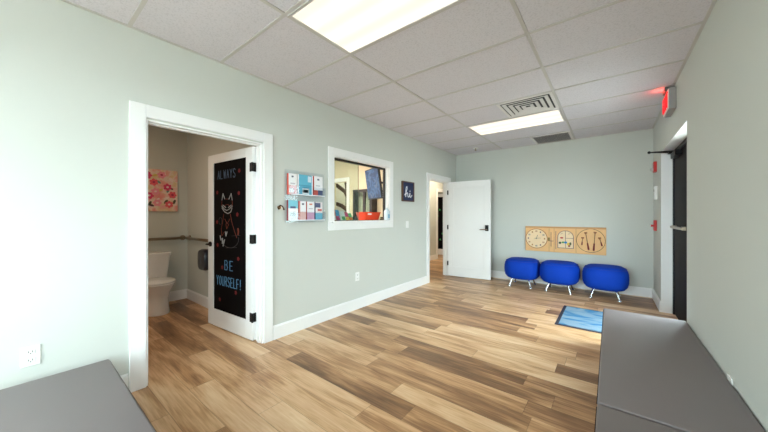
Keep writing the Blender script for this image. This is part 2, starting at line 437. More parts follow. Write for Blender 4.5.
tube(bm, FP([(237.4, 229), (237.8, 232), (237.4, 234.5)]), .010, 6)
obj('chalk_fox_outline', bm, mat('orange_chalk', (112, 48, 28), .9), board, local=True)
bm = nb()
tube(bm, FP(arc(229.5, 239, 8.4, 9, -10, 175)), .0028, 6); tube(bm, FP(arc(219.6, 221, 1.5, 3.6, 0, 360)), .0024, 6)
tube(bm, FP([(225, 248), (236, 247.6)]), .0022, 6); tube(bm, FP([(231, 236), (239.5, 235.5)]), .0018, 6)
obj('chalk_fox_body', bm, mat('grey_chalk', (58, 54, 54), .9), board, local=True)
bm = nb()
for px, py in ((238.5, 170.5), (216.5, 192.5), (238, 193), (236.5, 214.5), (216.8, 245), (237.5, 259), (221.5, 267.5), (235, 293), (219, 299.5), (216.3, 222)):
    u, v = leaf_uv(px, py)
    for k in range(5):
        t = 2*PI*k/5+px; ball(bm, (u+.013*math.cos(t), YB, v+.013*math.sin(t)), .010, 8, (1, .15, 1))
obj('chalk_flowers', bm, mat('red_chalk', (112, 22, 22), .9), board, local=True)

# ------------------------------------------------------------------ door 2: white one-panel door, open against the end wall
HX2, HY2 = XL+.012, 5.615
a2 = math.atan2(.075, .82)
door = root('door_2', (HX2, HY2, 0), 'open white single panel door with a black keypad lock', kind='structure', rz=a2)
W2, H2 = .855, 1.958; s2 = .115
bm = nb()
box(bm, 0, s2, -.038, 0, .012, H2, .002, 1); box(bm, W2-s2, W2, -.038, 0, .012, H2, .002, 1)
box(bm, s2, W2-s2, -.038, 0, H2-.12, H2); box(bm, s2, W2-s2, -.038, 0, .012, .2)
obj('door_leaf', bm, DOORW, door, local=True)
bm = nb(); box(bm, s2, W2-s2, -.029, -.009, .2, H2-.12)
def mk(a, b, c, d): box(bm, a, b, -.034, -.009, c, d, .003, 1)
frame4(bm, mk, s2, W2-s2, .2, H2-.12, .012)
obj('door_panel', bm, DOORW, door, local=True)
for z in (.27, 1.02, 1.74):
    bm = nb(); cyl(bm, (-.006, -.044, z-.045), (-.006, -.044, z+.045), .009); box(bm, -.004, .002, -.038, -.002, z-.045, z+.045); box(bm, -.004, .012, -.042, -.038, z-.045, z+.045)
    obj('hinge', bm, BLACKM, door, local=True)
hx, hz = W2-.065, .99
bm = nb(); box(bm, hx-.032, hx+.032, -.062, -.038, hz-.03, hz+.085, .006, 2)
obj('keypad', bm, BLACKM, door, local=True)
bm = nb(); cyl(bm, (hx, -.062, hz), (hx, -.088, hz), .012); tube(bm, [(hx, -.088, hz), (hx-.04, -.09, hz), (hx-.12, -.086, hz-.004)], .009); cyl(bm, (hx, .0, hz), (hx, .05, hz), .012); tube(bm, [(hx, .05, hz), (hx-.11, .05, hz)], .009)
obj('door_handle', bm, STEEL, door, local=True, smooth='auto')

# door 3: chalkboard door far down the hallway
door = root('door_3', (-3.985, 8.40, 0), 'white door with a dark panel at the end of the hallway', kind='structure', rz=math.radians(-86))
bm = nb(); box(bm, -.04, 0, -.76, -.66, .012, 1.95); box(bm, -.04, 0, -.1, 0, .012, 1.95); box(bm, -.04, 0, -.66, -.1, 1.86, 1.95); box(bm, -.04, 0, -.66, -.1, .012, .2)
obj('door_leaf', bm, DOORW, door, local=True)
b3 = obj('chalkboard', box(nb(), -.032, -.008, -.664, -.096, .196, 1.864), CHALK, door, local=True)
bm = nb()
for k in range(7): ball(bm, (-.008, -.16-random.random()*.42, .5+.19*k), .028, 8, (.15, 1, 1))
obj('chalk_flowers', bm, mat('green_chalk', (60, 150, 80), .9), b3, local=True)

# ------------------------------------------------------------------ exit door in the right wall
FX0, FX1 = .632, .70
door = root('door_4', ((FX0+FX1)/2, 4.36, 0), 'dark bronze exit door set back in the right wall', kind='structure')
bm = nb()
box(bm, FX0, FX1, 5.15, 5.20, 0, 2.084); box(bm, FX0, FX1, 3.58, 3.63, 0, 2.084); box(bm, FX0, FX1, 3.63, 5.15, 2.03, 2.084); box(bm, FX0, FX1, 4.28, 4.34, 0, 2.03)
box(bm, FX0, FX1, 3.63, 4.28, 0, .08)
obj('door_frame', bm, DARKFR, door)
bm = nb(); box(bm, FX0+.012, FX1-.01, 4.345, 5.145, .01, 2.025, .003, 1)
obj('door_leaf', bm, DARKDR, door)
obj('sidelight_pane', box(nb(), .662, .670, 3.63, 4.28, .08, 2.03), GLASS, door)
bm = nb(); box(bm, FX0-.035, FX0-.02, 4.39, 5.10, 1.10, 1.13, .004, 1); box(bm, FX0-.02, FX0+.012, 4.40, 4.50, 1.095, 1.135); box(bm, FX0-.02, FX0+.012, 5.0, 5.09, 1.095, 1.135)
obj('push_bar', bm, STEEL, door)
bm = nb(); box(bm, FX0-.045, FX0+.012, 4.66, 4.98, 1.955, 2.02, .006, 2)
obj('door_closer', bm, BLACKM, door)
bm = nb(); tube(bm, [(FX0-.02, 4.86, 2.03), (.405, 5.13, 2.085)], .009); tube(bm, [(.405, 5.13, 2.085), (FX0-.03, 5.12, 2.055)], .007); ball(bm, (.405, 5.13, 2.085), .018)
box(bm, FX0-.05, FX0, 5.09, 5.15, 2.04, 2.07)
obj('closer_arm', bm, BLACKM, door)
# white lining of the recess
bm = nb(); t = .006
box(bm, XR+.001, FX0, 5.20-t, 5.20, 0, 2.084); box(bm, XR+.001, FX0, 3.58, 3.58+t, 0, 2.084); box(bm, XR+.001, FX0, 3.58+t, 5.2-t, 2.084-t, 2.084)
struct('trim_8', bm, WHITE, 'white lining of the exit door recess')

# windows behind the viewpoint: daylight for the room
def window(name, axis, a0, a1, u0, u1, z0, z1, n, label):
    r = root(name, ((a0+a1)/2 if axis == 'x' else (u0+u1)/2, (u0+u1)/2 if axis == 'x' else (a0+a1)/2, z0), label, kind='structure')
    bm = nb(); w = .05
    def mk(p, q, c, d): box(bm, a0, a1, p, q, c, d) if axis == 'x' else box(bm, p, q, a0, a1, c, d)
    frame4(bm, mk, u0, u1, z0, z1, w)
    for k in range(1, n):
        u = u0+(u1-u0)*k/n; mk(u-w/2, u+w/2, z0+w, z1-w)
    obj('window_frame', bm, DARKFR, r)
    bm = nb(); m = (a0+a1)/2
    def mk(p, q, c, d): box(bm, m-.003, m+.003, p, q, c, d) if axis == 'x' else box(bm, p, q, m-.003, m+.003, c, d)
    mk(u0+w, u1-w, z0+w, z1-w); obj('pane', bm, GLASS, r)
window('window_1', 'x', .63, .70, *SWP, 2, 'window in the right wall beside the viewpoint')
window('window_2', 'y', YN-.10, YN-.03, *NWP, 2, 'wide window in the wall behind the viewpoint')

# ------------------------------------------------------------------ ceiling grid, lights, vents
GX = [-1.70, -.48]; GY = [YF-.035-.61*k for k in range(1, 14)]
bm = nb(); w = .012
for x in GX: box(bm, x-w, x+w, YN, YF, ZC-.006, ZC+.001)
for y in GY: box(bm, XL, XR, y-w, y+w, ZC-.0055, ZC+.001)
box(bm, XL, XL+.02, YN, YF, ZC-.006, ZC+.001); box(bm, XR-.02, XR, YN, YF, ZC-.006, ZC+.001); box(bm, XL, XR, YF-.02, YF, ZC-.0055, ZC+.001)
struct('ceiling_grid', bm, GRIDM, 'pale metal grid between the ceiling tiles')

def troffer(y0, y1, x0, x1, label, group=None):
    r = root('ceiling_light', ((x0+x1)/2, (y0+y1)/2, ZC-.02), label, 'ceiling light', group)
    bm = nb()
    def mk(a, b, c, d): box(bm, a, b, c, d, ZC-.014, ZC-.001)
    frame4(bm, mk, x0+.012, x1-.012, y0+.012, y1-.012, .018)
    obj('frame', bm, GRIDM, r)
    obj('diffuser', box(nb(), x0+.03, x1-.03, y0+.03, y1-.03, ZC-.010, ZC-.002), LENSM, r)
troffer(GY[7], GY[6], GX[0], GX[1], 'large bright fluorescent ceiling panel nearest above the reception wall')
troffer(GY[2], GY[1], GX[0], GX[1], 'bright rectangular ceiling panel between the two vents')

VENTW = mat('vent_white', (222, 218, 216), .45)
# supply diffuser of nested square cones
x0, x1, y0, y1 = GX[1]-.61+.012, GX[1]-.012, GY[3]+.012, GY[2]-.012
cx, cy = (x0+x1)/2, (y0+y1)/2
r = root('ceiling_vent', (cx, cy, ZC-.03), 'square ceiling vent of nested louvres beside the light panel', 'vent')
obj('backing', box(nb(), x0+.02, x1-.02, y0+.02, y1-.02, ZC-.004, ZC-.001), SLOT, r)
bm = nb()
def mk(a, b, c, d): box(bm, a, b, c, d, ZC-.012, ZC-.001)
frame4(bm, mk, x0, x1, y0, y1, .03)
obj('frame', bm, VENTW, r)
for k, h in enumerate((.245, .185, .125, .065)):
    bm = nb(); hi = h-.040; za, zb = ZC-.015, ZC-.009
    o = [(cx+sx*h, cy+sy*h, za) for sx, sy in ((-1, -1), (1, -1), (1, 1), (-1, 1))]; i = [(cx+sx*hi, cy+sy*hi, zb) for sx, sy in ((-1, -1), (1, -1), (1, 1), (-1, 1))]
    o2 = [(p[0], p[1], p[2]+.002) for p in o]; i2 = [(p[0], p[1], p[2]+.002) for p in i]
    ro = [bm.verts.new(p) for p in o]; ri = [bm.verts.new(p) for p in i]; ro2 = [bm.verts.new(p) for p in o2]; ri2 = [bm.verts.new(p) for p in i2]
    for q in range(4):
        n = (q+1) % 4
        bm.faces.new((ro[q], ro[n], ri[n], ri[q])); bm.faces.new((ro2[q], ri2[q], ri2[n], ro2[n])); bm.faces.new((ro[q], ro2[q], ro2[n], ro[n])); bm.faces.new((ri[q], ri[n], ri2[n], ri2[q]))
    obj('louvre_ring', bm, VENTW, r)
# return grille
x0, x1, y0, y1 = GX[1]-.61+.012, GX[1]-.012, GY[0]+.012, YF-.045
r = root('ceiling_vent', ((x0+x1)/2, (y0+y1)/2, ZC-.02), 'slatted ceiling return grille close to the end wall', 'vent')
obj('backing', box(nb(), x0+.02, x1-.02, y0+.02, y1-.02, ZC-.004, ZC-.001), mat('vent_dark', (128, 124, 130), .8), r)
bm = nb()
def mk(a, b, c, d): box(bm, a, b, c, d, ZC-.012, ZC-.001)
frame4(bm, mk, x0, x1, y0, y1, .035); obj('frame', bm, VENTW, r)
bm = nb(); n = 14
for k in range(n):
    y = y0+.045+(y1-y0-.09)*k/(n-1)
    prism(bm, [(y-.012, ZC-.012), (y-.010, ZC-.013), (y+.012, ZC-.005), (y+.010, ZC-.004)], lambda u, v: (x0+.035, u, v), lambda u, v: (x1-.035, u, v))
obj('slats', bm, VENTW, r)
# sprinkler head
sx, sy = onz(475.6, 149, ZC-.02)
r = root('sprinkler_head', (sx, sy, ZC-.05), 'small white sprinkler on the ceiling left of the far light panel', 'sprinkler')
bm = nb(); cyl(bm, (sx, sy, ZC-.008), (sx, sy, ZC), .05, seg=24); obj('escutcheon', bm, PLASTIC, r, smooth='auto')
bm = nb(); cyl(bm, (sx, sy, ZC-.05), (sx, sy, ZC-.008), .009); cyl(bm, (sx, sy, ZC-.053), (sx, sy, ZC-.048), .022); obj('nozzle', bm, STEEL, r, smooth='auto')

# ------------------------------------------------------------------ exit sign
y0, y1 = 4.07, 4.42; zt = ZC-.01; zb = 2.335
r = root('exit_sign', (XR-.03, (y0+y1)/2, zb), 'grey exit sign with red letters high on the right wall', 'exit sign')
obj('housing', box(nb(), XR-.055, XR, y0, y1, zb, zt-.035, .006, 2), mat('sign_grey', (150, 147, 147), .5), r)
obj('canopy', box(nb(), XR-.075, XR, y0+.1, y1-.1, zt-.035, zt+.008, .004, 1), mat('canopy_grey', (88, 86, 86), .5), r)
face = obj('face_plate', box(nb(), XR-.060, XR-.055, y0+.008, y1-.008, zb+.008, zt-.045), mat('sign_face', (236, 226, 222), .4, emit=(255, 120, 110), estr=.02), r)
bm = nb(); P = lambda u, v: (XR-.0615, y1-.03-u, v)
write(bm, 'EXIT', 0, y1-y0-.06, zb+.035, zt-.07, P, .008, .5)
obj('letters', bm, mat('exit_red', (225, 20, 32), .4, emit=(255, 18, 28), estr=.3), face)

# ------------------------------------------------------------------ fire devices on the right wall
def wp_right(y, z, w, h, d, m, name, r, bev=.005):
    return obj(name, box(nb(), XR-d, XR, y-w/2, y+w/2, z-h/2, z+h/2, bev, 2), m, r)
y = 5.66; z = 1.252+49*4.13/F
r = root('fire_strobe', (XR, y, z-.07), 'red fire alarm strobe, upper red box beside the exit door', 'fire alarm')
wp_right(y, z, .12, .15, .035, REDP, 'housing', r)
obj('strobe_lens', ball(nb(), (XR-.042, y, z-.035), .03, 12, (.7, 1, .8)), mat('strobe_clear', (225, 222, 220), .1), r, smooth=True)
y = 5.60; z = 1.252+23*4.1/F
r = root('alarm_panel', (XR, y, z-.08), 'small white wall box between the two red alarms', 'wall box')
wp_right(y, z, .11, .19, .03, PLASTIC, 'housing', r)
obj('button', box(nb(), XR-.034, XR-.03, y-.015, y+.015, z+.02, z+.05), mat('grey_button', (150, 150, 150), .5), r)
y = 5.66; z = 1.252-9.5*4.13/F
r = root('fire_pull_station', (XR, y, z-.07), 'red fire pull station, lower red box beside the exit door', 'fire alarm')
wp_right(y, z, .12, .15, .03, REDP, 'housing', r)
obj('pull_handle', box(nb(), XR-.062, XR-.03, y-.045, y+.045, z-.018, z+.012, .003, 1), REDP, r)
obj('handle_label', box(nb(), XR-.064, XR-.062, y-.03, y+.03, z-.008, z+.006), PLASTIC, r)

# ------------------------------------------------------------------ outlets and switches
def outlet(y, z, x, sgn, label, name='wall_outlet', cat='outlet', group=None):
    r = root(name, (x, y, z-.058), label, cat, group)
    a, b = sorted((x, x+sgn*.006))
    obj('cover_plate', box(nb(), a, b, y-.038, y+.038, z-.058, z+.058, .002, 2), PLASTIC, r)
    for k in (-1, 1):
        zc = z+k*.024; c, d = sorted((x+sgn*.006, x+sgn*.009))
        s = obj('socket', box(nb(), c, d, y-.017, y+.017, zc-.0145, zc+.0145, .001, 1), PLASTIC, r)
        bm = nb(); e, f = sorted((x+sgn*.009, x+sgn*.0095))
        box(bm, e, f, y-.009, y-.006, zc-.003, zc+.008); box(bm, e, f, y+.006, y+.009, zc-.003, zc+.008); cyl(bm, (e, y, zc-.008), (f, y, zc-.008), .003)
        obj('slots', bm, SLOT, s)
outlet(.054, .429, XL, 1, 'white double outlet on the wall above the left bench')
outlet(2.84, .436, XL, 1, 'white outlet low on the wall below the reception window')
outlet(2.43, .308, XR, -1, 'white outlet half hidden behind the right bench')
def lswitch(y, z, x, sgn, label):
    r = root('light_switch', (x, y, z-.058), label, 'switch')
    a, b = sorted((x, x+sgn*.006)); obj('cover_plate', box(nb(), a, b, y-.038, y+.038, z-.058, z+.058, .002, 2), PLASTIC, r)
    a, b = sorted((x+sgn*.006, x+sgn*.011)); obj('rocker', box(nb(), a, b, y-.016, y+.016, z-.033, z+.033, .001, 1), PLASTIC, r)
lswitch(4.06, 1.11, XL, 1, 'white light switch below the hi sign')

# wall hook
y, z = onx(279, 207.5, XL)
r = root('wall_hook', (XL, y, z-.03), 'small bronze coat hook beside the brochure holder', 'hook')
bm = nb(); cyl(bm, (XL, y, z), (XL+.006, y, z), .02, seg=20); obj('rose', bm, BRONZE, r, smooth='auto')
bm = nb(); tube(bm, [(XL+.006, y, z+.006), (XL+.03, y-.006, z+.022), (XL+.045, y+.012, z+.012), (XL+.05, y+.024, z-.016)], .006); ball(bm, (XL+.05, y+.024, z-.018), .010)
tube(bm, [(XL+.006, y, z-.006), (XL+.03, y-.02, z-.012)], .006); ball(bm, (XL+.032, y-.022, z-.012), .011)
obj('hook_arms', bm, mat('dark_bronze', (74, 52, 30), .3, .8), r, smooth=True)

# ------------------------------------------------------------------ hi sign
y0, y1, z0, z1 = 3.885, 4.235, 1.495, 1.827
r = root('wall_sign', (XL, (y0+y1)/2, z0), 'dark blue wooden sign reading hi in white script', 'sign')
bm = nb()
def mk(a, b, c, d): box(bm, XL, XL+.035, a, b, c, d, .002, 1)
frame4(bm, mk, y0, y1, z0, z1, .016)
obj('frame', bm, mat('brown_wood_frame', (88, 58, 42), .5, noise=(30, .25)), r)
obj('panel', box(nb(), XL, XL+.022, y0+.016, y1-.016, z0+.016, z1-.016), mat('navy_panel', (27, 40, 82), .6), r)
bm = nb(); S = (y1-y0); HZ = z1-z0
P = lambda u, v: (XL+.024, y0+u*S, z0+v*HZ)
tube(bm, [P(.5+(p[0]-.5)*.82, .46+(p[1]-.5)*.74) for p in [(.10, .30), (.22, .42), (.36, .72), (.36, .88), (.28, .86), (.23, .62), (.22, .18), (.25, .36), (.36, .48), (.44, .42), (.44, .22), (.52, .17), (.62, .28), (.66, .46), (.66, .22), (.74, .17), (.88, .32)]], .0062, 8)
ball(bm, P(.64, .53), .009)
obj('script_lettering', bm, mat('white_paint', (236, 236, 240), .5), r)

# ------------------------------------------------------------------ brochure holder
XH = XL+.045
ya, za = onx(284.5, 169.5, XL); yb, _ = onx(323.8, 178, XL); zb_ = 1.180
r = root('brochure_holder', (XL, (ya+yb)/2, zb_), 'clear two tier wall holder full of brochures', 'brochure holder')
obj('back_panel', box(nb(), XL+.001, XL+.005, ya, yb, zb_, 1.745, .001, 1), ACRYL, r)
for zz, hh in ((1.475, .10), (1.20, .10)):
    bm = nb(); xo = XL+.058
    box(bm, xo-.003, xo, ya+.03, yb-.02, zz, zz+hh); box(bm, XL+.005, xo-.003, ya+.03, ya+.033, zz, zz+hh); box(bm, XL+.005, xo-.003, yb-.023, yb-.02, zz, zz+hh)
    box(bm, XL+.005, xo-.003, ya+.033, yb-.023, zz, zz+.004)
    p = obj('pocket', bm, ACRYL, r)
    obj('price_rail', box(nb(), xo, xo+.002, ya+.04, yb-.03, zz+.002, zz+.012), mat('rail_white', (236, 240, 246), .4), p)
def brochure(px0, px1, py0, py1, zb, label, top, bottom, edge, split=.5, blocks=(), group=None, tk=.03, name='brochure'):
    xf = XL+.042
    u0, zt = onx(px0, py0, xf); u1, _ = onx(px1, py0, xf)
    u0 += .004; u1 -= .004
    r = root(name, (XL+.03, (u0+u1)/2, zb), label, 'brochure', group)
    obj('pages', box(nb(), xf-tk, xf, u0, u1, zb, zt), mat('edge_%s' % label[:14], edge, .6), r)
    zs = zb+(zt-zb)*split
    bm = nb(); box(bm, xf, xf+.0012, u0, u1, zs, zt); obj('cover_top', bm, mat('ct_%d_%d_%d' % top, top, .45), r)
    bm = nb(); box(bm, xf, xf+.0012, u0, u1, zb, zs); obj('cover_bottom', bm, mat('cb_%d_%d_%d' % bottom, bottom, .45), r)
    for (a, b, c, d, col) in blocks:
        W, H = u1-u0, zt-zb
        box_ = box(nb(), xf+.0012, xf+.0020, u0+a*W, u0+b*W, zb+c*H, zb+d*H)
        obj('printed_block', box_, mat('pb_%d_%d_%d' % col, col, .45), r)
zt1 = 1.479; zt0 = 1.204
teal = (88, 176, 204); pink = (236, 176, 176); redc = (208, 82, 66); wht = (240, 238, 240); navy = (70, 80, 120)
brochure(288.3, 297.0, 173, 0, zt1, 'pink and white brochure with a red edge in the top left pocket', wht, pink, redc, .45, ((.35, .6, .82, .9, (90, 90, 110)), (.2, .8, .5, .56, (200, 190, 200)), (.05, .6, .1, .3, wht)))
brochure(297.4, 313.0, 174, 0, zt1, 'large teal pamphlet in the middle of the top row', teal, teal, wht, .5, ((.05, .95, .45, .50, (60, 150, 180)), (.66, .88, .66, .95, (220, 232, 242)), (.30, .75, .06, .34, (226, 238, 240)), (.36, .7, .12, .28, teal), (0, .07, 0, 1, wht), (.93, 1, 0, 1, wht)))
brochure(313.8, 322.8, 176, 0, zt1, 'white and orange brochure in the top right pocket', wht, redc, redc, .3, ((.35, .6, .8, .88, (90, 90, 110)), (.2, .7, .5, .55, (190, 190, 200)), (.45, 1, .02, .3, navy)))
brochure(288.0, 298.3, 200, 0, zt0, 'teal topped brochure at the left of the bottom row', (120, 196, 214), wht, (150, 70, 74), .6, ((.2, .75, .6, .7, navy), (.2, .8, .2, .4, (216, 224, 226))))
brochure(298.8, 306.3, 201, 0, zt0, 'pale pink brochure second in the bottom row', wht, (238, 190, 180), redc, .45, ((0, .14, 0, 1, (214, 110, 96)), (.4, .7, .8, .9, (110, 100, 120))))
brochure(306.8, 314.7, 201.5, 0, zt0, 'lilac bottomed brochure third in the bottom row', wht, (214, 160, 186), redc, .42, ((.3, .7, .82, .9, (206, 120, 90)), (.2, .8, .6, .65, (200, 190, 200))))
brochure(315.2, 322.6, 202, 0, zt0, 'teal and red brochure at the right of the bottom row', (232, 224, 226), (110, 186, 212), navy, .4, ((0, .7, .7, .95, navy), (.3, .9, .5, .62, (196, 96, 96))))

# ------------------------------------------------------------------ reception window: frame, panes, shelf
r = root('window_3', (XL-.08, 2.985, 1.17), 'black framed sliding glass of the reception window', kind='structure')
bm = nb(); gx0, gx1 = XL-.095, XL-.06
box(bm, gx0, gx1, 2.43, 3.54, 1.965, 2.0); box(bm, gx0, gx1, 3.515, 3.54, 1.19, 1.965); box(bm, gx0, gx1, 2.43, 2.445, 1.19, 1.965); box(bm, gx0, gx1, 2.445, 3.515, 1.186, 1.194)
obj('window_frame', bm, mat('black_frame', (26, 22, 20), .4), r)
obj('pane', box(nb(), gx0+.008, gx0+.012, 2.445, 2.95, 1.194, 1.965), GLASS, r)
obj('pane_edge', box(nb(), gx0+.006, gx0+.014, 2.950, 2.956, 1.194, 1.965), mat('pane_edge_grey', (110, 104, 90), .3), r)
struct('trim_9', box(box(box(nb(), XL-T, XL-.001, 2.42, 2.43, 1.17, 2.0), XL-T, XL-.001, 3.54, 3.55, 1.17, 2.0), XL-T, XL-.001, 2.43, 3.54, 1.99+.0005, 2.0), WHITE, 'white lining of the reception window opening')
struct('trim_10', box(nb(), XL-T-.005, XL+.05, 2.37, 3.60, 1.168, 1.188, .003, 2), WHITE, 'white sill shelf of the reception window')
r = root('reception_counter', (XL-.4, 3.1, 0), 'white counter inside the reception window', 'counter')
obj('worktop', box(nb(), XL-.66, XL-T-.006, 1.9, 4.3, 1.148, 1.186, .004, 1), WHITE, r)
obj('cabinet_body', box(nb(), XL-.60, XL-T-.002, 1.92, 4.28, 0, 1.148), mat('counter_front', (206, 200, 190), .6), r)
ZT = 1.186
# red basket
bm = nb(); c = (XL-.25, 3.36)
rs = [superring(*c, ZT+.001, .085, .165, 5), superring(*c, ZT+.115, .11, .205, 5), superring(*c, ZT+.125, .115, .212, 5), superring(*c, ZT+.125, .104, .200, 5), superring(*c, ZT+.012, .078, .157, 5)]
rings(bm, rs)
r = root('basket', (*c, ZT+.001), 'orange red plastic basket on the reception counter', 'basket')
obj('tub', bm, mat('orange_plastic', (226, 66, 26), .4), r, smooth='auto')
obj('rim_label', box(nb(), c[0]+.1075, c[0]+.1115, 3.22, 3.30, ZT+.085, ZT+.105), PLASTIC, r)
# black stapler beside it
bm = nb(); box(bm, XL-.22, XL-.17, 3.60, 3.70, ZT+.001, ZT+.02, .004, 1); box(bm, XL-.215, XL-.175, 3.60, 3.70, ZT+.024, ZT+.05, .008, 2); box(bm, XL-.21, XL-.18, 3.68, 3.70, ZT+.018, ZT+.028)
tag(obj('stapler', bm, BLACKM), 'small black desk item right of the orange basket', 'stapler')
bm = nb(); box(bm, XL-.30, XL-.20, 2.98, 3.08, ZT+.001, ZT+.014, .003, 1); cyl(bm, (XL-.25, 3.03, ZT+.014), (XL-.25, 3.03, ZT+.055), .018)
tag(obj('pen_stand', bm, BLACKM, smooth='auto'), 'small black desk item left of the orange basket', 'desk item')
# leaflets on the counter
leaf_cols = [((232, 196, 90), 'yellow'), ((214, 110, 60), 'orange'), ((70, 150, 200), 'blue'), ((226, 226, 230), 'white'), ((200, 70, 120), 'pink'), ((90, 170, 110), 'green')]
for k, (colr, nm) in enumerate(leaf_cols):
    y = 2.48+.084*k; x = XL-.19-.012*(k % 3); tilt = .03+.006*k
    bm = nb(); hgt = .175-.014*k
    prism(bm, [(0, 0), (.012, 0), (.012-tilt, hgt), (-tilt, hgt)], lambda u, v: (x+u, y, ZT+.001+v), lambda u, v: (x+u, y+.08, ZT+.001+v))
    r = root('leaflet', (x, y+.04, ZT+.001), '%s leaflet stack leaning on the counter inside the reception window' % nm, 'leaflet', None)
    obj('stack', bm, mat('leaf_'+nm, colr, .6), r)
    bm = nb(); prism(bm, [(.012, .01), (.0135, .01), (.0135-tilt*.45, hgt*.45), (.012-tilt*.45, hgt*.45)], lambda u, v: (x+u, y+.01, ZT+.001+v), lambda u, v: (x+u, y+.07, ZT+.001+v))
    obj('printed_block', bm, mat('leafb_%d' % k, leaf_cols[(k+2) % 6][0], .6), r)
# hand sanitizer
c = (XL+.012, 3.485); zs = 1.189
r = root('sanitizer_bottle', (*c, zs), 'clear pump bottle on the right end of the reception sill', 'bottle')
bm = nb(); rings(bm, [superring(*c, zs+z, a, a*1.2, 3, 24) for z, a in ((0, .034), (.01, .038), (.13, .038), (.152, .030), (.166, .014), (.18, .014))])
obj('bottle_body', bm, mat('clear_gel', (205, 218, 226), .15), r, smooth='auto')
bm = nb(); cyl(bm, (*c, zs+.18), (*c, zs+.20), .016); cyl(bm, (*c, zs+.20), (*c, zs+.224), .005); tube(bm, [(c[0], c[1], zs+.226), (c[0]+.03, c[1]-.01, zs+.224)], .007); 
obj('pump', bm, PLASTIC, r, smooth='auto')
obj('sticker', box(nb(), c[0]+.0375, c[0]+.0392, c[1]-.022, c[1]+.022, zs+.03, zs+.09), mat('sticker_teal', (110, 160, 190), .5), r)

# television turned on its wall bracket
ctr = Vector((-3.436, 4.08, 1.845))
tv = root('television', ctr, 'wall mounted television turned and tilted behind the reception glass', 'television')
ang = math.atan2(-.488, .9985)
R = Matrix.Rotation(ang, 4, 'Z') @ Matrix.Rotation(math.radians(8), 4, 'X')
TW, THh = .30, .285
def tvp(bm, *b, bev=0):
    box(bm, *b, bev); bmesh.ops.transform(bm, matrix=R, verts=bm.verts); return bm
obj('casing', tvp(nb(), -TW, TW, -.02, .02, -THh, THh, bev=.006), mat('tv_black', (18, 18, 20), .35), tv, local=True)
scr = ramp_noise_mat('tv_picture', ((.3, (16, 28, 54)), (.45, (34, 62, 104)), (.55, (52, 90, 130)), (.68, (92, 98, 116)), (.8, (46, 60, 90))), 5, .3, dist=3, emit=.08)
obj('screen', tvp(nb(), -TW+.018, TW-.018, -.023, -.02, -THh+.024, THh-.018), scr, tv, local=True)
bm = nb(); cyl(bm, (0, .02, 0), (.0, .14, .02), .022); bmesh.ops.transform(bm, matrix=R, verts=bm.verts); p = R @ Vector((0, .13, .02)); cyl(bm, p, (.05, 4.6-4.08-.02, .02), .02)
box(bm, -.05, .15, 4.6-4.08-.02, 4.6-4.08-.001, -.1, .14)
obj('bracket', bm, BLACKM, tv, local=True)

# dark framed cabinet with glass doors on the end wall of the reception office
xa, zt = ony(352.8, 190, 4.42); xb, _ = ony(371.5, 190, 4.42)
r = root('display_cabinet', ((xa+xb)/2, 4.51, 0), 'dark framed glass cabinet below the television', 'cabinet')
DK = mat('charcoal_wood', (46, 42, 42), .5)
bm = nb()
def mk(a, b, c, d): box(bm, a, b, 4.42, 4.45, c, d)
frame4(bm, mk, xa, xb, .1, zt, .055); xm = xa+(xb-xa)*.60
box(bm, xm-.03, xm+.03, 4.42, 4.45, .155, zt-.055); obj('front_frame', bm, DK, r)
bm = nb(); box(bm, xa, xa+.02, 4.45, 4.595, 0, zt); box(bm, xb-.02, xb, 4.45, 4.595, 0, zt); box(bm, xa+.02, xb-.02, 4.45, 4.595, zt-.02, zt); box(bm, xa+.02, xb-.02, 4.45, 4.595, 0, .1)
obj('carcass', bm, DK, r)
obj('back_panel', box(nb(), xa+.02, xb-.02, 4.58, 4.595, .1, zt-.02), mat('pale_back', (206, 196, 176), .7), r)
obj('glass_doors', box(nb(), xa+.055, xb-.055, 4.432, 4.437, .155, zt-.055), GLASS, r)
for z in (.5, .9, 1.25): obj('shelf', box(nb(), xa+.02, xb-.02, 4.455, 4.58, z, z+.02), DK, r)
# dark brown curved form on a pole beyond the office doorway
bm = nb(); R0 = []
def PXZ(px, py, y=4.92): x, z = ony(px, py, y); return (x, y, z)
for pts in ([(337, 185.5), (341, 188.5), (345, 191.5), (347.5, 197), (347.5, 206), (346.8, 222), (346.8, 240)], [(346, 181), (347.2, 190), (347.6, 204)], [(337, 204), (342, 206), (347, 210)]):
    pp = [PXZ(*p) for p in pts]
    for a_, b_ in zip(pp, pp[1:]): cyl(bm, a_, b_, .05, seg=10)
    for a_ in pp: ball(bm, a_, .05, 10)
bmesh.ops.scale(bm, vec=(1, .8, 1), space=Matrix.Translation((0, -4.92, 0)), verts=bm.verts)
x0_, _ = ony(346.8, 222, 4.92); cyl(bm, (x0_, 4.92, 0), (x0_, 4.92, 1.0), .05); cyl(bm, (x0_, 4.92, 0), (x0_, 4.92, .04), .16)
tag(obj('dark_curved_form', bm, mat('dark_brown', (62, 44, 34), .5), smooth='auto'), 'dark brown curved form beyond the office doorway', 'stand')

